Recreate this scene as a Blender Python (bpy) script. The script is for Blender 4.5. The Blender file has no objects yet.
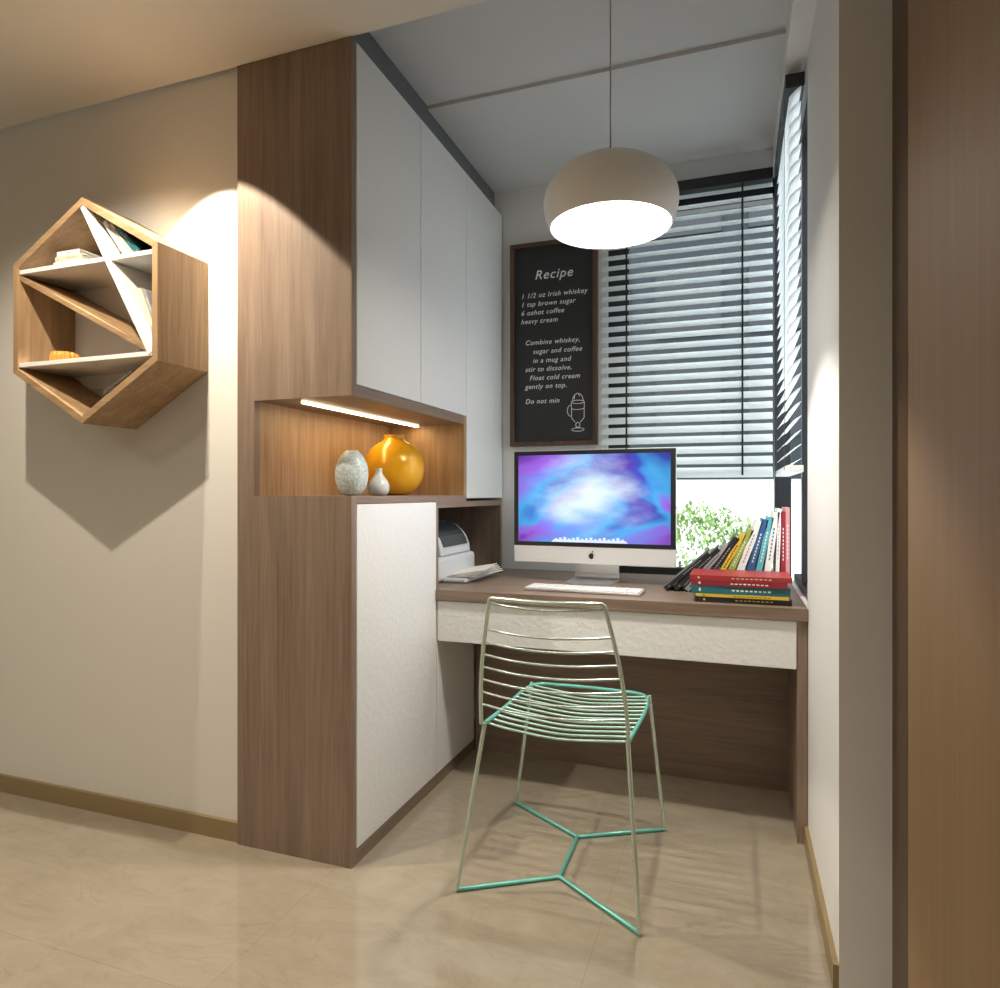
import bpy, math, random
from mathutils import Vector, Matrix
random.seed(4)
D = bpy.data
C = bpy.context
scene = C.scene
def link(o, parent=None):
    scene.collection.objects.link(o)
    if parent: o.parent = parent
    return o
def empty(name, loc=(0,0,0), rotz=0):
    e = D.objects.new(name, None); e.empty_display_size = 0.05
    e.location = loc; e.rotation_euler = (0,0,rotz)
    scene.collection.objects.link(e); return e

# ---------------- materials ----------------
def newmat(name):
    m = D.materials.new(name); m.use_nodes = True
    nt = m.node_tree; b = nt.nodes['Principled BSDF']
    return m, nt, b
def plain(name, col, rough=0.5, metal=0.0, spec=0.5, bump=0, bscale=200):
    m, nt, b = newmat(name)
    b.inputs['Base Color'].default_value = (*col, 1)
    b.inputs['Roughness'].default_value = rough
    b.inputs['Metallic'].default_value = metal
    b.inputs['Specular IOR Level'].default_value = spec
    tc = nt.nodes.new('ShaderNodeTexCoord')
    n = nt.nodes.new('ShaderNodeTexNoise'); n.inputs['Scale'].default_value = bscale
    n.inputs['Detail'].default_value = 3
    nt.links.new(tc.outputs['Object'], n.inputs['Vector'])
    if bump:
        bp = nt.nodes.new('ShaderNodeBump'); bp.inputs['Strength'].default_value = bump
        bp.inputs['Distance'].default_value = 0.004
        nt.links.new(n.outputs['Fac'], bp.inputs['Height'])
        nt.links.new(bp.outputs['Normal'], b.inputs['Normal'])
    return m
def wood(name, c1, c2, c3, axis='z', rough=0.45, s=1.0):
    m, nt, b = newmat(name)
    tc = nt.nodes.new('ShaderNodeTexCoord')
    mp = nt.nodes.new('ShaderNodeMapping')
    sc = {'x': (1.2,28,28), 'y': (28,1.2,28), 'z': (28,28,1.2)}[axis]
    mp.inputs['Scale'].default_value = [v*s for v in sc]
    nt.links.new(tc.outputs['Object'], mp.inputs['Vector'])
    n = nt.nodes.new('ShaderNodeTexNoise'); n.inputs['Scale'].default_value = 1.0
    n.inputs['Detail'].default_value = 8; n.inputs['Roughness'].default_value = 0.65
    n.inputs['Distortion'].default_value = 0.6
    nt.links.new(mp.outputs['Vector'], n.inputs['Vector'])
    mp2 = nt.nodes.new('ShaderNodeMapping')
    mp2.inputs['Scale'].default_value = [v*s*5 for v in sc]
    nt.links.new(tc.outputs['Object'], mp2.inputs['Vector'])
    n2 = nt.nodes.new('ShaderNodeTexNoise'); n2.inputs['Scale'].default_value = 1.0
    n2.inputs['Detail'].default_value = 4
    nt.links.new(mp2.outputs['Vector'], n2.inputs['Vector'])
    mix = nt.nodes.new('ShaderNodeMath'); mix.operation = 'MULTIPLY_ADD'
    mix.inputs[1].default_value = 0.35
    nt.links.new(n2.outputs['Fac'], mix.inputs[0])
    mul = nt.nodes.new('ShaderNodeMath'); mul.operation = 'MULTIPLY'; mul.inputs[1].default_value = 0.65
    nt.links.new(n.outputs['Fac'], mul.inputs[0])
    nt.links.new(mul.outputs[0], mix.inputs[2])
    r = nt.nodes.new('ShaderNodeValToRGB')
    r.color_ramp.elements[0].position = 0.30; r.color_ramp.elements[0].color = (*c1,1)
    r.color_ramp.elements[1].position = 0.70; r.color_ramp.elements[1].color = (*c3,1)
    e = r.color_ramp.elements.new(0.5); e.color = (*c2,1)
    nt.links.new(mix.outputs[0], r.inputs['Fac'])
    nt.links.new(r.outputs['Color'], b.inputs['Base Color'])
    b.inputs['Roughness'].default_value = rough
    bp = nt.nodes.new('ShaderNodeBump'); bp.inputs['Strength'].default_value = 0.12
    bp.inputs['Distance'].default_value = 0.002
    nt.links.new(mix.outputs[0], bp.inputs['Height']); nt.links.new(bp.outputs['Normal'], b.inputs['Normal'])
    return m
def emission(name, col, s):
    m = D.materials.new(name); m.use_nodes = True; nt = m.node_tree
    nt.nodes.remove(nt.nodes['Principled BSDF'])
    e = nt.nodes.new('ShaderNodeEmission'); e.inputs[0].default_value = (*col,1); e.inputs[1].default_value = s
    nt.links.new(e.outputs[0], nt.nodes['Material Output'].inputs[0]); return m

M_wall = plain('wall_paint', (0.72,0.695,0.645), 0.7, bump=0.08, bscale=60)
M_wallw = plain('white_wall_paint', (0.78,0.78,0.77), 0.7, bump=0.05, bscale=60)
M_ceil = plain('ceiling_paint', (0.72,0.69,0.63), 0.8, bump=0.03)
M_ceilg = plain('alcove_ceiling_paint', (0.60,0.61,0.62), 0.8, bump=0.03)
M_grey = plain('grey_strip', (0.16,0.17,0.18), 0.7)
M_door = plain('white_leather_laminate', (0.78,0.78,0.77), 0.38, bump=0.6, bscale=55)
WA=((0.155,0.105,0.074), (0.23,0.163,0.118), (0.30,0.222,0.162))
M_wood = wood('walnut_v', *WA, 'z')
M_woodx = wood('walnut_x', *WA, 'x', 0.35)
M_woody = wood('walnut_y', *WA, 'y')
OK=((0.24,0.14,0.065), (0.38,0.24,0.125), (0.52,0.36,0.21))
M_oakx = wood('oak_x', *OK, 'x', 0.45)
M_oakz = wood('oak_z', *OK, 'z', 0.45)
M_rdoor = wood('brown_door_wood', (0.20,0.122,0.050), (0.23,0.142,0.062), (0.26,0.163,0.074), 'z', 0.6, 0.6)
M_rdark = plain('dark_frame', (0.07,0.036,0.016), 0.4)
M_base = plain('baseboard_gold', (0.30,0.22,0.11), 0.35, 0.2)
M_black = plain('black_frame', (0.012,0.013,0.015), 0.35)
M_white = plain('white_lacquer', (0.85,0.84,0.82), 0.35)
M_alu = plain('aluminium', (0.72,0.73,0.74), 0.28, 0.85)
M_chin = plain('silver_chin', (0.74,0.75,0.76), 0.3, 0.2)
M_mintpale = plain('pale_mint_metal', (0.60,0.70,0.63), 0.25, 0.65)
M_mint = plain('mint_metal', (0.16,0.50,0.44), 0.3, 0.35)
M_mintw = plain('light_mint_metal', (0.42,0.66,0.58), 0.28, 0.45)
M_cord = plain('cord', (0.45,0.45,0.45), 0.5)
M_shade = plain('lamp_shade_white', (0.86,0.86,0.86), 0.4)
M_lamp = emission('lamp_diffuser', (1.0,0.95,0.86), 15.0)
M_led = emission('led_glow', (1.0,0.76,0.45), 9.0)
M_yellow = plain('yellow_ceramic', (0.80,0.40,0.015), 0.25, 0.1, bump=0.15, bscale=25)
M_pages = plain('paper', (0.82,0.80,0.74), 0.7)
M_chalk = plain('chalk', (0.85,0.85,0.83), 0.9)
M_board = plain('slate', (0.022,0.024,0.026), 0.55, bump=0.2, bscale=30)
M_bframe = wood('board_frame', (0.05,0.027,0.014), (0.10,0.055,0.03), (0.16,0.09,0.045), 'z')
M_pgrey = plain('printer_grey', (0.55,0.57,0.59), 0.35)
M_pdark = plain('printer_dark', (0.05,0.06,0.065), 0.25)
M_leaf = plain('leaf_green', (0.22,0.34,0.09), 0.6)
M_stem = plain('stem', (0.12,0.08,0.04), 0.8)
M_out = plain('pale_concrete', (0.75,0.76,0.74), 0.8)
M_fac = plain('added_facade_dark', (0.014,0.020,0.024), 0.8)  # near-black facade of the added building, seen between blind slats
M_fac2 = plain('added_facade_pane', (0.010,0.014,0.018), 0.5)

M_slat, nt, b = newmat('slat_white')
b.inputs['Base Color'].default_value = (0.90,0.92,0.92,1); b.inputs['Roughness'].default_value = 0.45
tr = nt.nodes.new('ShaderNodeBsdfTranslucent'); tr.inputs[0].default_value = (0.92,0.96,0.96,1)
mx = nt.nodes.new('ShaderNodeMixShader'); mx.inputs[0].default_value = 0.48
nt.links.new(b.outputs[0], mx.inputs[1]); nt.links.new(tr.outputs[0], mx.inputs[2])
nt.links.new(mx.outputs[0], nt.nodes['Material Output'].inputs[0])

M_vase, nt, b = newmat('patterned_ceramic')
tc = nt.nodes.new('ShaderNodeTexCoord'); v = nt.nodes.new('ShaderNodeTexVoronoi'); v.inputs['Scale'].default_value = 130
nt.links.new(tc.outputs['Object'], v.inputs['Vector'])
r = nt.nodes.new('ShaderNodeValToRGB'); r.color_ramp.elements[0].color = (0.60,0.64,0.63,1); r.color_ramp.elements[1].color = (0.38,0.46,0.48,1)
r.color_ramp.elements[0].position = 0.3; r.color_ramp.elements[1].position = 0.7
nt.links.new(v.outputs['Distance'], r.inputs[0]); nt.links.new(r.outputs[0], b.inputs['Base Color'])
b.inputs['Roughness'].default_value = 0.4
M_vase2 = plain('grey_ceramic', (0.50,0.52,0.50), 0.35)

# floor tiles
M_floor, nt, b = newmat('marble_tile')
L_=nt.links.new
tc = nt.nodes.new('ShaderNodeTexCoord')
br = nt.nodes.new('ShaderNodeTexBrick'); br.offset = 0.0; br.squash = 1.0
br.inputs['Scale'].default_value = 1.0; br.inputs['Brick Width'].default_value = 0.8; br.inputs['Row Height'].default_value = 0.8
br.inputs['Mortar Size'].default_value = 0.001; br.inputs['Mortar Smooth'].default_value = 0.0; br.inputs['Bias'].default_value = 0
br.inputs['Color1'].default_value = (1,1,1,1); br.inputs['Color2'].default_value = (0.97,0.97,0.97,1); br.inputs['Mortar'].default_value = (0.82,0.80,0.77,1)
mp = nt.nodes.new('ShaderNodeMapping'); mp.inputs['Location'].default_value = (0.33,0.42,0)
L_(tc.outputs['Object'], mp.inputs['Vector']); L_(mp.outputs[0], br.inputs['Vector'])
mps = nt.nodes.new('ShaderNodeMapping'); mps.inputs['Scale'].default_value=(1.0,2.2,1); mps.inputs['Rotation'].default_value=(0,0,0.5)
L_(tc.outputs['Object'], mps.inputs['Vector'])
n = nt.nodes.new('ShaderNodeTexNoise'); n.inputs['Scale'].default_value = 4; n.inputs['Detail'].default_value = 14
n.inputs['Roughness'].default_value = 0.75; n.inputs['Distortion'].default_value = 0.6
L_(mps.outputs[0], n.inputs['Vector'])
r = nt.nodes.new('ShaderNodeValToRGB')
r.color_ramp.elements[0].position = 0.28; r.color_ramp.elements[0].color = (0.29,0.245,0.18,1)
r.color_ramp.elements[1].position = 0.72; r.color_ramp.elements[1].color = (0.40,0.35,0.27,1)
e = r.color_ramp.elements.new(0.5); e.color = (0.345,0.295,0.222,1)
L_(n.outputs['Fac'], r.inputs[0])
nv = nt.nodes.new('ShaderNodeTexNoise'); nv.inputs['Scale'].default_value=2.2; nv.inputs['Detail'].default_value=10; nv.inputs['Distortion'].default_value=1.5
L_(mps.outputs[0], nv.inputs['Vector'])
rv = nt.nodes.new('ShaderNodeValToRGB'); cr=rv.color_ramp
cr.elements[0].position=0.488; cr.elements[0].color=(1,1,1,1); cr.elements[1].position=0.512; cr.elements[1].color=(1,1,1,1)
ee=cr.elements.new(0.5); ee.color=(0.88,0.86,0.83,1)
L_(nv.outputs['Fac'], rv.inputs[0])
mm = nt.nodes.new('ShaderNodeMixRGB'); mm.blend_type = 'MULTIPLY'; mm.inputs[0].default_value = 1
L_(r.outputs[0], mm.inputs[1]); L_(br.outputs['Color'], mm.inputs[2])
m3 = nt.nodes.new('ShaderNodeMixRGB'); m3.blend_type = 'MULTIPLY'; m3.inputs[0].default_value = 0.6
L_(mm.outputs[0], m3.inputs[1]); L_(rv.outputs[0], m3.inputs[2])
L_(m3.outputs[0], b.inputs['Base Color'])
b.inputs['Roughness'].default_value = 0.05; b.inputs['IOR'].default_value = 1.9; b.inputs['Specular IOR Level'].default_value = 0.6

def screen_mat():
    m = D.materials.new('screen_picture'); m.use_nodes = True; nt = m.node_tree
    nt.nodes.remove(nt.nodes['Principled BSDF'])
    N = nt.nodes.new; L = nt.links.new
    tc = N('ShaderNodeTexCoord')
    mp = N('ShaderNodeMapping'); mp.inputs['Scale'].default_value = (2.0,1,4.6); mp.inputs['Rotation'].default_value = (0,0.7,0); mp.inputs['Location'].default_value=(0.3,0,0.5)
    L(tc.outputs['Object'], mp.inputs['Vector'])
    n = N('ShaderNodeTexNoise'); n.inputs['Scale'].default_value = 0.9; n.inputs['Detail'].default_value = 3; n.inputs['Distortion'].default_value = 0.7
    L(mp.outputs[0], n.inputs['Vector'])
    r = N('ShaderNodeValToRGB'); cr = r.color_ramp
    cr.elements[0].position = 0.28; cr.elements[0].color = (0.12,0.04,0.42,1)
    cr.elements[1].position = 0.64; cr.elements[1].color = (0.16,0.05,0.48,1)
    for p,c in ((0.38,(0.06,0.10,0.55,1)),(0.45,(0.08,0.42,0.85,1)),(0.51,(0.26,0.22,0.85,1)),(0.57,(0.38,0.14,0.80,1))):
        e = cr.elements.new(p); e.color = c
    L(n.outputs['Fac'], r.inputs[0])
    sp = N('ShaderNodeVectorMath'); sp.operation='SUBTRACT'; sp.inputs[1].default_value=(0.0,0,0.35); L(tc.outputs['Object'],sp.inputs[0])
    nd = N('ShaderNodeTexNoise'); nd.inputs['Scale'].default_value=1.9; nd.inputs['Detail'].default_value=6; L(mp.outputs[0],nd.inputs['Vector'])
    sc_=N('ShaderNodeVectorMath'); sc_.operation='MULTIPLY'; sc_.inputs[1].default_value=(3.4,0,5.0); L(sp.outputs[0],sc_.inputs[0])
    ln = N('ShaderNodeVectorMath'); ln.operation = 'LENGTH'; L(sc_.outputs[0], ln.inputs[0])
    ad = N('ShaderNodeMath'); ad.operation='MULTIPLY_ADD'; ad.inputs[1].default_value=1.6; L(nd.outputs['Fac'],ad.inputs[0]); L(ln.outputs['Value'],ad.inputs[2])
    mr = N('ShaderNodeMapRange'); mr.interpolation_type='SMOOTHSTEP'; mr.inputs[1].default_value = 1.75; mr.inputs[2].default_value = 0.75; mr.inputs[3].default_value = 0; mr.inputs[4].default_value = 0.95
    L(ad.outputs[0], mr.inputs[0])
    mx = N('ShaderNodeMixRGB'); mx.inputs[2].default_value = (0.82,0.93,1,1)
    L(mr.outputs[0], mx.inputs[0]); L(r.outputs[0], mx.inputs[1])
    mr2 = N('ShaderNodeMapRange'); mr2.inputs[1].default_value=0.8; mr2.inputs[2].default_value=1.5; mr2.inputs[3].default_value=1.2; mr2.inputs[4].default_value=0.6
    L(ln.outputs['Value'],mr2.inputs[0])
    em = N('ShaderNodeEmission'); L(mr2.outputs[0],em.inputs[1])
    L(mx.outputs[0], em.inputs[0]); L(em.outputs[0], nt.nodes['Material Output'].inputs[0])
    return m
M_screen = screen_mat()

# ---------------- mesh helpers ----------------
class MB:
    def __init__(s): s.v=[]; s.f=[]; s.mi=[]; s.mats=[]
    def midx(s,m):
        if m not in s.mats: s.mats.append(m)
        return s.mats.index(m)
    def box(s,x0,x1,y0,y1,z0,z1,m,T=None):
        b=len(s.v)
        for x,y,z in ((x0,y0,z0),(x1,y0,z0),(x1,y1,z0),(x0,y1,z0),(x0,y0,z1),(x1,y0,z1),(x1,y1,z1),(x0,y1,z1)):
            p=Vector((x,y,z)); 
            if T is not None: p=T@p
            s.v.append(p)
        for q in ((0,3,2,1),(4,5,6,7),(0,1,5,4),(1,2,6,5),(2,3,7,6),(3,0,4,7)):
            s.f.append([b+i for i in q]); s.mi.append(s.midx(m))
    def prism(s,pts,y0,y1,m):
        b=len(s.v); n=len(pts)
        for x,z in pts: s.v.append(Vector((x,y0,z)))
        for x,z in pts: s.v.append(Vector((x,y1,z)))
        k=s.midx(m)
        s.f.append([b+i for i in range(n)]); s.mi.append(k)
        s.f.append([b+n+i for i in reversed(range(n))]); s.mi.append(k)
        for i in range(n):
            j=(i+1)%n; s.f.append([b+i,b+n+i,b+n+j,b+j]); s.mi.append(k)
    def obj(s,name,parent=None,bevel=0,loc=(0,0,0),smooth=False,seg=2):
        me=D.meshes.new(name); me.from_pydata([tuple(p) for p in s.v],[],s.f)
        for m in s.mats: me.materials.append(m)
        for i,p in enumerate(me.polygons): p.material_index=s.mi[i]; p.use_smooth=smooth
        import bmesh
        bm=bmesh.new(); bm.from_mesh(me); bmesh.ops.recalc_face_normals(bm,faces=bm.faces); bm.to_mesh(me); bm.free()
        o=D.objects.new(name,me); o.location=loc; link(o,parent)
        if bevel:
            md=o.modifiers.new('bevel','BEVEL'); md.width=bevel; md.segments=seg; md.limit_method='ANGLE'
        return o
def box(name,x0,x1,y0,y1,z0,z1,m,parent=None,bevel=0,seg=2):
    mb=MB(); mb.box(x0,x1,y0,y1,z0,z1,m); return mb.obj(name,parent,bevel,seg=seg)
def lathe(name,prof,m,loc,parent=None,n=48,sub=1,ribs=0,ribamp=0):
    vs=[];fs=[]
    for r,z in prof:
        for i in range(n):
            a=2*math.pi*i/n
            rr=r*(1+ribamp*math.cos(ribs*a)) if ribs else r
            vs.append((rr*math.cos(a),rr*math.sin(a),z))
    for j in range(len(prof)-1):
        for i in range(n):
            k=(i+1)%n; fs.append([j*n+i,j*n+k,(j+1)*n+k,(j+1)*n+i])
    me=D.meshes.new(name); me.from_pydata(vs,[],fs); me.materials.append(m)
    for p in me.polygons: p.use_smooth=True
    o=D.objects.new(name,me); o.location=loc; link(o,parent)
    if sub:
        md=o.modifiers.new('s','SUBSURF'); md.levels=sub; md.render_levels=sub+1
    return o
def catmull(P,n=8):
    P=[Vector(p) for p in P]; Q=[P[0]]+P+[P[-1]]; out=[]
    for i in range(1,len(Q)-2):
        p0,p1,p2,p3=Q[i-1],Q[i],Q[i+1],Q[i+2]
        for k in range(n):
            t=k/n
            out.append(0.5*((2*p1)+(-p0+p2)*t+(2*p0-5*p1+4*p2-p3)*t*t+(-p0+3*p1-3*p2+p3)*t**3))
    out.append(P[-1]); return out
def tubes(name,lists,r,m,parent=None):
    cu=D.curves.new(name,'CURVE'); cu.dimensions='3D'; cu.bevel_depth=r; cu.bevel_resolution=3; cu.use_fill_caps=True
    for pts in lists:
        sp=cu.splines.new('POLY'); sp.points.add(len(pts)-1)
        for i,p in enumerate(pts): sp.points[i].co=(p[0],p[1],p[2],1)
    cu.materials.append(m)
    o=D.objects.new(name,cu); link(o,parent); return o

# ---------------- room shell ----------------
box('floor',-3.7,0.6,-1.8,3.3,-0.1,0,M_floor)
box('wall_left',-3.6,-1.505,1.745,1.86,0,2.6,M_wall)
box('wall_side',-3.7,-3.6,-1.7,1.86,0,2.6,M_wall)
box('wall_front',-3.7,0.6,-1.8,-1.7,0,2.6,M_wall)
box('ceiling',-3.7,0.6,-1.8,1.73,2.49,2.62,M_ceil)
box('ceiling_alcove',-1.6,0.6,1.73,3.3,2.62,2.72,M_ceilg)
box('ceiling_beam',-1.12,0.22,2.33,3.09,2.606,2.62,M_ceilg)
box('wall_alcove_left',-1.62,-1.505,1.86,3.09,0,2.62,M_wallw)
mb=MB()
mb.box(-1.62,-0.56,3.09,3.25,0,2.62,M_wallw)
mb.box(-0.56,0.33,3.09,3.25,0,0.75,M_wallw)
mb.box(-0.56,0.33,3.09,3.25,2.49,2.62,M_wallw)
mb.obj('wall_back')
mb=MB()
mb.box(0.22,0.323,1.66,2.345,0,2.62,M_wallw)
mb.box(0.323,0.6,1.66,1.80,0,2.62,M_wallw)
mb.box(0.22,0.323,2.345,3.09,0,0.75,M_wallw)
mb.box(0.22,0.323,2.345,3.09,2.49,2.62,M_wallw)
mb.obj('wall_right')
box('trim_soffit',0.155,0.22,1.73,3.09,2.52,2.62,M_wallw)
box('wall_entry',0.352,0.6,-1.7,1.66,0,2.6,M_wall)
box('trim_1',0.325,0.352,1.43,1.66,0,2.489,M_rdark)
d=empty('door_1')
box('door_leaf',0.305,0.350,0.40,1.428,0.004,2.485,M_rdoor,d,0.003)
box('baseboard_left',-3.6,-1.505,1.733,1.745,0,0.062,M_base)
box('baseboard_right',0.208,0.22,1.66,2.322,0,0.062,M_base)

# window frames
w=empty('window_1')
mb=MB()
mb.box(-0.56,-0.47,3.11,3.16,0.75,2.49,M_black)
mb.box(-0.47,0.16,3.11,3.16,2.40,2.49,M_black)
mb.box(-0.47,0.16,3.11,3.16,0.75,0.785,M_black)
mb.box(0.16,0.225,3.06,3.16,0.757,2.49,M_black)
mb.obj('frame_back',w,0.002)
w2=empty('window_2')
mb=MB()
mb.box(0.235,0.285,2.345,2.385,0.75,2.49,M_black)
mb.box(0.235,0.285,2.385,3.06,2.44,2.49,M_black)
mb.box(0.235,0.285,2.385,3.06,0.75,0.785,M_black)
mb.box(0.235,0.285,2.70,2.74,0.785,2.44,M_black)
mb.obj('frame_side',w2,0.002)

# blinds
def blind(name,axis,a0,a1,c,ztop,zbot,tapes):
    e=empty(name); mb=MB()
    pitch=0.0465; z=ztop-0.06; tilt=math.radians(40); hw=0.0245
    dy=hw*math.cos(tilt); dz=hw*math.sin(tilt); t=0.0012
    while z>zbot+0.02:
        prof=[(-dy,-dz),(-dy*0.5,-dz*0.5+0.0025),(0,0.004),(dy*0.5,dz*0.5+0.0025),(dy,dz)]
        b=len(mb.v)
        for s_ in (0,1):
            for a in (a0,a1):
                for (p,q) in prof:
                    q2=z+q-(t*2 if s_ else 0)
                    mb.v.append(Vector((a,c+p,q2)) if axis=='x' else Vector((c+p,a,q2)))
        k=mb.midx(M_slat)
        for i in range(4):
            mb.f.append([b+i,b+5+i,b+6+i,b+i+1]); mb.mi.append(k)
            mb.f.append([b+10+i,b+11+i,b+16+i,b+15+i]); mb.mi.append(k)
        mb.f.append([b,b+10,b+15,b+5]); mb.mi.append(k)
        mb.f.append([b+4,b+9,b+19,b+14]); mb.mi.append(k)
        z-=pitch
    mb.obj('slats',e)
    m2=MB()
    def bb(p0,p1,q0,q1,z0,z1,m):
        if axis=='x': m2.box(p0,p1,q0,q1,z0,z1,m)
        else: m2.box(q0,q1,p0,p1,z0,z1,m)
    bb(a0,a1,c-0.03,c+0.028,ztop-0.045,ztop,M_black)
    bb(a0,a1,c-0.025,c+0.025,zbot-0.008,zbot+0.014,M_slat)
    for tp in tapes:
        bb(tp-0.004,tp+0.004,c-0.0275,c-0.0265,zbot,ztop-0.04,M_black)
        bb(tp-0.004,tp+0.004,c+0.0265,c+0.0275,zbot,ztop-0.04,M_black)
    m2.obj('headrail_and_tapes',e)
    return e
blind('venetian_blind','x',-0.578,0.15,3.035,2.49,1.20,[-0.46,0.03])
blind('venetian_blind.001','y',2.36,3.0,0.185,2.49,1.20,[2.45,2.92])

# ---------------- built-in cabinet ----------------
cab=empty('built_in_cabinet')
mb=MB()
mb.box(-1.50,-1.08,1.725,1.75,0,1.114,M_wood)
mb.box(-1.50,-1.08,1.725,1.75,1.415,2.488,M_wood)
mb.box(-1.50,-1.434,1.725,1.75,1.114,1.415,M_wood)
mb.box(-1.50,-1.102,1.75,2.322,0.0,1.09,M_wood)
mb.box(-1.102,-1.08,1.75,2.322,0.0,0.045,M_woody)
mb.box(-1.50,-1.102,2.322,2.715,0.0,0.714,M_wood)
mb.box(-1.102,-1.08,2.324,2.715,0.0,0.045,M_woody)
mb.box(-1.50,-1.434,1.75,2.60,1.114,1.415,M_oakz)
mb.box(-1.50,-1.08,2.60,2.626,1.114,1.45,M_oakz)
mb.box(-1.50,-1.08,1.75,2.626,1.09,1.114,M_woody)
mb.box(-1.50,-1.08,1.75,2.60,1.415,1.45,M_woody)
mb.box(-1.50,-1.102,1.75,2.60,1.45,2.49,M_wood)
mb.box(-1.50,-1.102,2.626,3.085,1.10,2.49,M_wood)
mb.box(-1.50,-1.08,2.322,3.085,1.066,1.09,M_woody)
mb.box(-1.50,-1.08,2.322,2.342,0.755,1.066,M_wood)
mb.box(-1.50,-1.08,3.063,3.085,0.755,1.066,M_wood)
mb.box(-1.50,-1.48,2.342,3.063,0.755,1.066,M_wood)
mb.box(-1.50,-1.08,2.322,3.085,0.715,0.755,M_woodx)
mb.obj('carcass',cab)
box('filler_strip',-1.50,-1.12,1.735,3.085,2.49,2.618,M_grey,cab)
g=0.002
for i,(y0,y1,z0,z1) in enumerate([(1.752,2.187-g,1.452,2.486),(2.187+g,2.626-g,1.452,2.486),(2.626+g,3.083,1.102,2.486),(1.752,2.318,0.047,1.088),(2.324,2.713,0.047,0.712)]):
    box('cabinet_door_%d'%(i+1),-1.099,-1.078,y0,y1,z0,z1,M_door,cab,0.0015)
box('led_strip',-1.298,-1.282,1.78,2.58,1.407,1.414,M_led,cab)

# ---------------- desk ----------------
desk=empty('desk')
box('desk_top',-1.076,0.218,2.31,3.085,0.715,0.755,M_woodx,desk,0.001)
mb=MB()
mb.box(0.188,0.218,2.326,3.085,0.0,0.715,M_wood)
mb.box(-1.076,0.188,2.72,2.74,0.0,0.715,M_woodx)
mb.obj('desk_frame',desk)
box('drawer_front',-1.076,0.186,2.322,2.342,0.558,0.712,M_door,desk,0.002)
box('drawer_box',-1.07,0.18,2.342,2.715,0.565,0.71,M_woodx,desk)

# ---------------- vases ----------------
lathe('yellow_vase',[(0.001,0.0),(0.05,0.0),(0.085,0.02),(0.112,0.06),(0.120,0.105),(0.112,0.150),(0.085,0.190),(0.045,0.210),(0.034,0.222),(0.040,0.234),(0.036,0.234),(0.028,0.222),(0.03,0.205)],M_yellow,(-1.255,2.31,1.1145))
lathe('patterned_vase',[(0.001,0.0),(0.030,0.0),(0.042,0.015),(0.053,0.045),(0.056,0.08),(0.048,0.115),(0.032,0.138),(0.022,0.146),(0.020,0.150),(0.014,0.148),(0.014,0.12)],M_vase,(-1.195,1.91,1.1145))
lathe('bud_vase',[(0.001,0.0),(0.024,0.0),(0.034,0.012),(0.037,0.03),(0.030,0.05),(0.014,0.068),(0.009,0.082),(0.013,0.093),(0.009,0.092),(0.006,0.08)],M_vase2,(-1.136,1.985,1.1145))

# ---------------- hexagonal wall shelf ----------------
hexs=empty('hexagonal_wall_shelf')
cx,cz,R=-1.945,1.70,0.358
y0,y1=1.54,1.743
def hexpt(i,rad): 
    a=math.radians(90-60*i); return (cx+rad*math.cos(a), cz+rad*math.sin(a))
t=0.022; Ri=R-t/math.cos(math.radians(30))
mb=MB(); mats=[M_oakx]*6
mats[1]=M_oakz; mats[4]=M_oakz
for i in range(6):
    a,b_,c_,d_=hexpt(i,R),hexpt(i+1,R),hexpt(i+1,Ri),hexpt(i,Ri)
    mb.prism([a,b_,c_,d_],y0,y1,mats[i])
mb.obj('hex_frame',hexs,0.001)
A,B,Cc,Dd,E,F=[hexpt(i,Ri-0.003) for i in range(6)]
def slab(p,q,th,yy0,yy1,m,name):
    v=Vector((q[0]-p[0],q[1]-p[1])); n=Vector((-v.y,v.x)).normalized()*th/2
    mb=MB(); mb.prism([(p[0]-n.x,p[1]-n.y),(q[0]-n.x,q[1]-n.y),(q[0]+n.x,q[1]+n.y),(p[0]+n.x,p[1]+n.y)],yy0,yy1,m)
    mb.obj(name,hexs,0.0008)
slab((F[0],F[1]-0.012),(B[0],B[1]-0.012),0.014,y0+0.004,y1,M_white,'shelf_upper')
slab(A,(Cc[0]-0.005,Cc[1]+0.01),0.018,y0+0.001,y1-0.002,M_white,'divider_diagonal')
slab((F[0],F[1]-0.03),(Cc[0]-0.01,Cc[1]+0.02),0.016,y0+0.006,y1-0.004,M_oakx,'divider_wood')
slab((E[0]+0.0,E[1]+0.01),(Cc[0],Cc[1]+0.01),0.014,y0+0.003,y1-0.001,M_white,'shelf_lower')
box('hex_back',cx-0.25,cx+0.25,1.737,1.744,cz-0.21,cz+0.21,M_wall,hexs)

cols={'red':(0.32,0.03,0.03),'dred':(0.24,0.02,0.035),'teal':(0.02,0.13,0.16),'black':(0.02,0.02,0.025),'yellow':(0.65,0.45,0.05),'cyan':(0.10,0.40,0.45),'green':(0.30,0.38,0.08),'white':(0.75,0.75,0.72),'blue':(0.03,0.10,0.25),'grey':(0.3,0.31,0.32),'pink':(0.60,0.25,0.25),'cream':(0.62,0.56,0.42)}
BM={k:plain('book_'+k,v,0.4) for k,v in cols.items()}
def book(mb,T,th,h,dp,col,label='white'):
    m=BM[col]; cv=0.0025
    mb.box(0,cv,0,dp,0,h,m,T); mb.box(th-cv,th,0,dp,0,h,m,T); mb.box(cv,th-cv,0,cv,0,h,m,T)
    mb.box(cv,th-cv,cv,dp-0.004,0.003,h-0.004,M_pages,T)
    for k in range(9):
        a=0.42+k*0.045
        mb.box(th*0.40,th*0.60,-0.0006,0,h*a,h*(a+0.028),BM[label],T)
    mb.box(th*0.3,th*0.7,-0.0006,0,h*0.08,h*0.10,BM[label],T)
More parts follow.
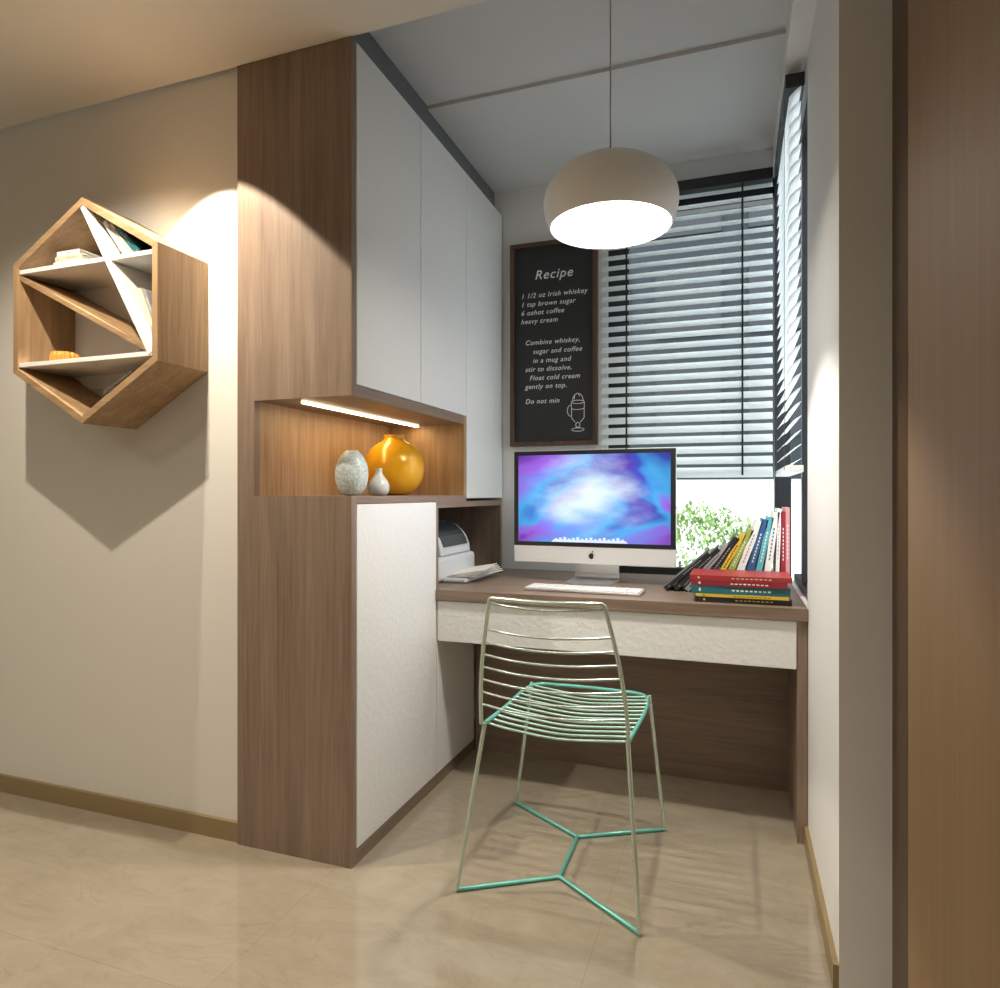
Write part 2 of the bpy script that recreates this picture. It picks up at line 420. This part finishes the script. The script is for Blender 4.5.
mb=MB(); zb=F[1]-0.004
x=-1.90
for th,h,col,ang in ((0.016,0.15,'white',-38),(0.014,0.14,'cream',-42),(0.018,0.13,'teal',-46)):
    T=Matrix.Translation((x+0.1,1.57,zb+0.001))@Matrix.Rotation(math.radians(ang),4,'Y')
    book(mb,T,th,h,0.12,col,'grey'); x+=0.026
for k,(zz_,h_) in enumerate(((0.0,0.13),(0.017,0.12),(0.033,0.10))):
    T=Matrix.Translation((-2.11+0.008*k,1.57,zb+0.018+zz_))@Matrix.Rotation(math.radians(90),4,'Y')
    book(mb,T,0.016,h_,0.12,('white','cream','white')[k],'grey')
mb.obj('shelf_books_upper',hexs)
mb=MB(); x=-1.695
for th,h,col in ((0.014,0.13,'cream'),(0.012,0.12,'grey')):
    T=Matrix.Translation((x,1.57,Cc[1]+0.10))@Matrix.Rotation(math.radians(-24),4,'Y')
    book(mb,T,th,h,0.12,col,'white'); x+=0.018
mb.obj('shelf_books_side',hexs)
mb=MB()
T=Matrix.Translation((-1.93,1.60,E[1]-0.085))@Matrix.Rotation(math.radians(62),4,'Y')
book(mb,T,0.010,0.14,0.11,'grey','white')
mb.obj('shelf_magazine',hexs)
lathe('ribbed_bowl',[(0.001,0.0),(0.034,0.0),(0.040,0.008),(0.042,0.022),(0.038,0.036),(0.034,0.038),(0.03,0.03),(0.001,0.026)],plain('orange_ceramic',(0.75,0.36,0.06),0.4),(-2.11,1.61,E[1]+0.018),hexs,n=96,ribs=16,ribamp=0.06,sub=0)

# ---------------- chalkboard ----------------
cb=empty('menu_chalkboard')
bx0,bx1,bz0,bz1=-1.028,-0.603,1.350,2.325
mb=MB()
mb.box(bx0,bx1,3.07,3.088,bz0,bz1,M_board)
f=0.02
mb.box(bx0,bx0+f,3.055,3.07,bz0,bz1,M_bframe); mb.box(bx1-f,bx1,3.055,3.07,bz0,bz1,M_bframe)
mb.box(bx0+f,bx1-f,3.055,3.07,bz0,bz0+f,M_bframe); mb.box(bx0+f,bx1-f,3.055,3.07,bz1-f,bz1,M_bframe)
mb.obj('board',cb)
def text(s,x,z,size,name):
    cu=D.curves.new(name,'FONT'); cu.body=s; cu.size=size; cu.shear=0.25; cu.space_character=1.12; cu.offset=0.0002
    cu.extrude=0.0004; cu.materials.append(M_chalk)
    o=D.objects.new(name,cu); o.location=(x,3.0695,z); o.rotation_euler=(math.pi/2,0,0); link(o,cb)
W=bx1-bx0; H=bz1-bz0
text('Recipe',bx0+0.28*W,bz1-0.180*H,0.062,'title')
for i,(s_,fx,fz) in enumerate([('1 1/2 oz Irish whiskey',.12,.268),('1 tsp brown sugar',.12,.31),('6 ozhot coffee',.12,.352),('heavy cream',.12,.394),
    ('Combine whiskey,',.17,.50),('sugar and coffee',.26,.545),('in a mug and',.26,.59),('stir to dissolve.',.17,.632),('Float cold cream',.22,.675),('gently on top.',.17,.717),('Do not min',.17,.79)]):
    text(s_,bx0+fx*W,bz1-fz*H,0.0322,'line_%d'%i)
mx0=bx0+0.78*W; mz=bz0+0.075*H
def arc(cx_,cz_,rx,rz,a0,a1,n=14): return [(cx_+rx*math.cos(math.radians(a0+(a1-a0)*i/n)),3.0685,cz_+rz*math.sin(math.radians(a0+(a1-a0)*i/n))) for i in range(n+1)]
tubes('mug_drawing',[
  arc(mx0,mz,0.030,0.008,0,360), arc(mx0,mz+0.022,0.010,0.012,0,360),
  [(mx0-0.012,3.0685,mz+0.034),(mx0-0.030,3.0685,mz+0.055),(mx0-0.031,3.0685,mz+0.13)],
  [(mx0+0.012,3.0685,mz+0.034),(mx0+0.030,3.0685,mz+0.055),(mx0+0.031,3.0685,mz+0.13)],
  arc(mx0,mz+0.13,0.031,0.008,0,360), arc(mx0,mz+0.10,0.029,0.006,180,360), arc(mx0,mz+0.135,0.025,0.035,0,180),
  arc(mx0-0.004,mz+0.15,0.013,0.02,20,200), arc(mx0-0.034,mz+0.09,0.016,0.026,90,270)],0.0016,M_chalk,cb)

# ---------------- pendant lamp ----------------
lx,ly,lz=-0.345,1.95,1.902
pl=empty('pendant_lamp',(lx,ly,lz))
lathe('shade',[(0.174,0.004),(0.177,0.0),(0.181,0.006),(0.190,0.03),(0.197,0.062),(0.196,0.090),(0.186,0.118),(0.166,0.145),(0.138,0.166),(0.104,0.181),(0.07,0.189),(0.03,0.193),(0.014,0.196),(0.012,0.212),(0.004,0.216)],M_shade,(0,0,0),pl)
lathe('inner_shade',[(0.174,0.004),(0.185,0.04),(0.188,0.08),(0.17,0.12),(0.12,0.155),(0.01,0.175)],M_white,(0,0,0),pl)
lathe('diffuser',[(0.0005,0.008),(0.08,0.008),(0.172,0.008),(0.173,0.012)],M_lamp,(0,0,0),pl,sub=0)
tubes('cord',[[(0,0,0.21),(0,0,2.618-lz)]],0.0022,M_cord,pl)
zr=2.618-lz
lathe('ceiling_rose',[(0.0005,zr-0.012),(0.03,zr-0.012),(0.032,zr-0.010),(0.032,zr)],M_white,(0,0,0),pl,sub=0)

# ---------------- desktop computer ----------------
pc=empty('desktop_computer',(-0.553,2.70,0.755),math.radians(-2.5))
mb=MB(); mb.box(-0.338,0.338,-0.012,0.0,0.076,0.546,M_chin); mb.obj('body',pc,0.004)
mb=MB(); mb.box(-0.30,0.30,0.0,0.02,0.11,0.52,M_chin); mb.box(-0.2,0.2,0.02,0.04,0.17,0.46,M_chin); mb.obj('back_shell',pc,0.01)
mb=MB(); mb.box(-0.337,0.337,-0.014,-0.0115,0.148,0.545,M_black); mb.obj('bezel',pc,0.001)
mb=MB(); mb.box(-0.317,0.317,-0.0148,-0.0135,0.165,0.528,M_screen); sc=mb.obj('screen',pc)
dock=emission('dock_white',(0.85,0.9,1),1.0)
mb=MB(); mb.prism([(-0.17,0.166),(0.15,0.166),(0.14,0.176),(-0.16,0.176)],-0.0156,-0.0149,dock)
for i in range(16):
    x=-0.155+i*0.0185; mb.box(x,x+0.012,-0.0160,-0.0150,0.170,0.181+0.003*(i%3),dock)
mb.obj('dock_icons',pc)
mb=MB(); 
pts=[(0.0+0.011*math.cos(a)*(1 if not(-0.5<a<0.5) else 0.75),0.111+0.012*math.sin(a)) for a in [i*2*math.pi/20-math.pi for i in range(20)]]
mb.prism(pts,-0.0132,-0.0121,M_black); mb.prism([(0.001,0.125),(0.006,0.127),(0.008,0.133),(0.003,0.131)],-0.0132,-0.0121,M_black)
mb.obj('logo_mark',pc)
mb=MB()
def ribbon(pts,x0,x1,th,m):
    for i in range(len(pts)-1):
        (ya,za),(yb,zb_)=pts[i],pts[i+1]
        b=len(mb.v); d_=Vector((yb-ya,zb_-za)).normalized(); nn=Vector((-d_.y,d_.x))*th/2
        for x in (x0,x1):
            for (y,z) in ((ya-nn.x,za-nn.y),(yb-nn.x,zb_-nn.y),(yb+nn.x,zb_+nn.y),(ya+nn.x,za+nn.y)): mb.v.append(Vector((x,y,z)))
        for q in ((0,1,2,3),(4,7,6,5),(0,4,5,1),(1,5,6,2),(2,6,7,3),(3,7,4,0)): mb.f.append([b+k for k in q]); mb.mi.append(mb.midx(m))
ribbon([(-0.09,0.005),(0.05,0.005),(0.075,0.012),(0.082,0.03),(0.05,0.20),(0.03,0.26)],-0.095,0.095,0.008,M_alu)
mb.obj('stand',pc)

kb=empty('keyboard',(-0.535,2.46,0.755),math.radians(-2))
mb=MB(); mb.box(-0.22,0.22,-0.06,0.06,0.001,0.010,M_alu); mb.obj('keyboard_base',kb,0.003)
mb=MB()
for r_ in range(6):
    for c_ in range(17):
        x=-0.214+c_*0.0253; y=-0.055+r_*0.0187
        if r_==0 and 4<=c_<=8:
            if c_==4: mb.box(x,x+0.0253*5-0.003,y,y+0.0157,0.0102,0.0135,M_white)
            continue
        mb.box(x,x+0.022,y,y+0.0157,0.0102,0.0135,M_white)
mb.obj('keys',kb)

# ---------------- books on desk ----------------
sb=empty('book_stack')
mb=MB()
z=0.756
for (th,w_,dp,col,lab,ox,rz) in ((0.018,0.30,0.20,'black','yellow',-0.125,1),(0.010,0.29,0.20,'yellow','black',-0.125,-1),(0.026,0.31,0.205,'teal','white',-0.14,0.5),(0.018,0.30,0.20,'dred','white',-0.14,-1),(0.016,0.32,0.20,'red','cream',-0.145,0)):
    T=Matrix.Translation((ox,2.345,z+th))@Matrix.Rotation(math.radians(rz),4,'Z')@Matrix.Rotation(math.radians(90),4,'Y')
    book(mb,T,th,w_,dp,col,lab); z+=th+0.0005
mb.obj('stacked_books',sb)
lb=empty('leaning_books')
mb=MB(); x=0.184; zz=0.7565; prev=0.0
for (th,h,col,ang,lab) in ((0.014,0.315,'pink',0,'white'),(0.016,0.30,'dred',0,'white'),(0.012,0.31,'white',2,'grey'),(0.022,0.30,'white',8,'teal'),(0.020,0.285,'cyan',12,'white'),(0.022,0.28,'blue',16,'white'),(0.024,0.28,'white',20,'grey'),(0.020,0.255,'green',25,'white'),(0.018,0.245,'yellow',29,'black'),(0.020,0.24,'black',34,'grey'),(0.018,0.22,'grey',40,'black'),(0.016,0.22,'black',45,'grey'),(0.016,0.21,'black',49,'grey')):
    a=math.radians(ang); xb=x-h*math.cos(a)*(math.tan(a)-math.tan(prev))*0.80-0.0005
    T=Matrix.Translation((xb,2.57,zz))@Matrix.Rotation(a,4,'Y')@Matrix.Translation((-th,0,0))
    book(mb,T,th,h,0.19,col,lab)
    x=xb-th/math.cos(a)*0.92; prev=a
mb.obj('books',lb)

# ---------------- printer ----------------
pr=empty('printer')
mb=MB(); mb.box(-1.42,-1.13,2.46,2.86,0.757,0.86,M_pgrey); mb.obj('printer_body',pr,0.02,seg=4)
mb=MB()
arcp=[(-1.40,0.862)]+[(-1.27+0.13*math.cos(math.radians(a)),0.862+0.135*math.sin(math.radians(a))) for a in range(180,-1,-15)]
mb.prism(arcp,2.50,2.82,M_pgrey); mb.obj('printer_lid',pr,0.004)
mb=MB()
arcp=[(-1.27+0.134*math.cos(math.radians(a)),0.862+0.139*math.sin(math.radians(a))) for a in range(75,10,-10)]+[(-1.27+0.11*math.cos(math.radians(a)),0.862+0.11*math.sin(math.radians(a))) for a in range(15,76,10)]
mb.prism(arcp,2.53,2.79,M_pdark); mb.obj('printer_window',pr)
mb=MB(); mb.box(-1.135,-1.03,2.50,2.82,0.757,0.775,M_pgrey); mb.obj('output_tray',pr,0.006)
mb=MB()
for i in range(5):
    T=Matrix.Translation((-1.08,2.66,0.777+i*0.004))@Matrix.Rotation(math.radians(-6+i*4),4,'Z')@Matrix.Rotation(math.radians(-3-i*1.5),4,'Y')
    mb.box(-0.05,0.10,-0.13,0.13,0.0,0.002,M_pages,T)
mb.obj('paper_sheets',pr)

# ---------------- wire chair ----------------
ch=empty('wire_chair')
FL=[(-0.739,1.724),(-0.228,1.707),(-0.221,2.267),(-0.745,2.286)]
r=0.0062
zf=0.0065
sNL,sNR,sFR,sFL=(-0.665,1.755,0.475),(-0.262,1.74,0.475),(-0.262,2.20,0.465),(-0.665,2.215,0.465)
ya,yb=(-0.482,1.882,zf),(-0.483,2.12,zf)
def fp(i): return (FL[i][0],FL[i][1],zf)
tubes('legs',[[sNL,fp(0)],[sNR,fp(1)],[sFR,fp(2)],[sFL,fp(3)]],r,M_mintpale,ch)
tubes('base_stretchers',[[fp(0),ya,fp(1)],[ya,yb],[fp(3),yb,fp(2)]],r,M_mint,ch)
rim=catmull([sNL,(-0.668,1.95,0.463),(-0.668,2.13,0.462),(-0.640,2.212,0.463),(-0.56,2.225,0.463),(-0.46,2.228,0.463),(-0.36,2.222,0.463),(-0.285,2.205,0.463),(-0.258,2.12,0.462),(-0.258,1.95,0.463),sNR],6)
tubes('seat_rim',[rim],0.006,M_mint,ch)
lines=[]
for i in range(12):
    y=1.775+i*0.0375; dip=0.018
    lines.append(catmull([(-0.666,y+0.005,0.466),(-0.60,y,0.458),(-0.46,y-0.002,0.466-dip),(-0.32,y,0.458),(-0.259,y-0.005,0.466)],5))
tubes('seat_wires',lines,0.0034,M_mintw,ch)
def side(sx):
    def f(z):
        t_=(z-0.475)/(0.85-0.475)
        if sx<0: x=-0.672+0.068*t_**1.3-0.006*math.sin(math.pi*t_)
        else: x=-0.262-0.043*t_**1.3+0.006*math.sin(math.pi*t_)
        y=1.745-0.115*t_**1.2
        return Vector((x,y,z))
    return f
fl,fr=side(-1),side(1)
zs=[0.475+0.36*i/10 for i in range(11)]
Lp=[fl(z) for z in zs]; Rp=[fr(z) for z in zs]
top=catmull([Lp[-1],Lp[-1]+Vector((0.005,-0.003,0.010)),Lp[-1]+Vector((0.025,-0.012,0.013)),(Lp[-1]+Rp[-1])/2+Vector((0,-0.03,0.012)),Rp[-1]+Vector((-0.025,-0.012,0.013)),Rp[-1]+Vector((-0.005,-0.003,0.010)),Rp[-1]],6)
tubes('back_frame',[Lp+top[1:-1]+Rp[::-1]],0.0056,M_mintpale,ch)
lines=[]
for z in (0.835,0.76,0.722,0.685,0.648,0.61,0.572,0.535):
    a=fl(z); c=fr(z); m_=(a+c)/2+Vector((0,-0.035,-0.006))
    lines.append(catmull([a,a*0.75+c*0.25+Vector((0,-0.028,-0.004)),m_,a*0.25+c*0.75+Vector((0,-0.028,-0.004)),c],5))
tubes('back_wires',lines,0.0032,M_mintpale,ch)

# ---------------- outside ----------------
box('ground_outside',-12,12,3.4,16,-0.15,-0.05,M_out)
nb=MB()  # invented neighbour building, added so the gaps between blind slats look dark
nb.box(-10,10,11,15,-0.05,1.35,M_out)
nb.box(-10,10,10.9,15,1.35,12,M_fac)
for k in range(6):
    for j in range(14):
        nb.box(-9.6+j*1.4,-8.6+j*1.4,10.85,10.9,2.0+k*1.6,3.1+k*1.6,M_fac2)
nb.obj('added_dark_building')
mb=MB()
for i in range(5200):
    u=random.gauss(0,1),random.gauss(0,1),random.gauss(0,1)
    Ln=math.sqrt(sum(k*k for k in u)) or 1
    rr=random.uniform(0.5,1)**0.5
    c=Vector((-0.30+0.60*u[0]/Ln*rr,5.3+0.4*u[1]/Ln*rr,0.50+0.57*u[2]/Ln*rr))
    if c.z<-0.03: continue
    T=Matrix.Translation(c)@Matrix.Rotation(random.uniform(0,6.28),4,'Z')@Matrix.Rotation(random.uniform(-1.2,1.2),4,'X')
    b=len(mb.v); s_=random.uniform(0.015,0.035)
    for p in ((-s_*0.45,0,0),(0,-s_,0),(s_*0.45,0,0),(0,s_,0)): mb.v.append(T@Vector(p))
    mb.f.append([b,b+1,b+2,b+3]); mb.mi.append(mb.midx(M_leaf))
for i in range(7):
    mb.box(-0.35+0.05*(i-3)-0.01,-0.35+0.05*(i-3)+0.01,5.28,5.30,-0.05,0.6,M_stem)
mb.obj('garden_shrub')

# ---------------- lights ----------------
def look(o,d): o.rotation_euler=Vector(d).to_track_quat('-Z','Y').to_euler()
def spot(name,loc,d,e,ang,blend,col,rad=0.03):
    l=D.lights.new(name,'SPOT'); l.energy=e; l.spot_size=math.radians(ang); l.spot_blend=blend; l.color=col; l.shadow_soft_size=rad
    o=D.objects.new(name,l); o.location=loc; link(o); look(o,d); return o
def area(name,loc,d,e,sx,sy,col):
    l=D.lights.new(name,'AREA'); l.shape='RECTANGLE'; l.size=sx; l.size_y=sy; l.energy=e; l.color=col
    o=D.objects.new(name,l); o.location=loc; link(o); look(o,d); return o
warm=(1.0,0.89,0.73)
spot('downlight_key',(-1.64,1.0,2.46),(-0.20,0.16,-1),88,116,0.6,warm,0.012)
spot('downlight_grazing',(-1.60,1.465,2.44),(0.05,0,-1),85,80,0.08,(1,0.88,0.71),0.01)
spot('downlight_hall',(-0.9,-0.3,2.47),(0,0,-1),48,150,0.8,warm,0.05)
spot('downlight_hall.001',(-2.6,-0.1,2.47),(0,0,-1),32,150,0.8,warm,0.05)
spot('pendant_bulb',(lx,ly,lz-0.006),(0,0,-1),60,112,0.25,(1,0.94,0.84),0.04)
area('led_light',(-1.29,2.18,1.404),(0,0,-1),1.1,0.02,0.78,(1.0,0.70,0.36))
for nm,loc,dr,sx,sy in (('window_portal',(-0.17,3.2,1.62),(0,-1,0),0.78,1.74),('window_portal.001',(0.30,2.72,1.62),(-1,0,0),0.74,1.74)):
    o=area(nm,loc,dr,1,sx,sy,(1,1,1)); o.data.cycles.is_portal=True
w_=D.worlds.new('World'); scene.world=w_; w_.use_nodes=True
bg=w_.node_tree.nodes['Background']; bg.inputs[0].default_value=(0.88,0.95,1.0,1); bg.inputs[1].default_value=4.0

# ---------------- camera ----------------
cd=D.cameras.new('camera'); cam=D.objects.new('camera',cd); link(cam)
cd.sensor_width=36; cd.lens=36*665/1000; cd.clip_start=0.02
cam.location=(0,0,1.12); cam.rotation_euler=(math.radians(90),0,math.radians(19.46))
scene.camera=cam
scene.view_settings.view_transform='Standard'
scene.view_settings.exposure=0
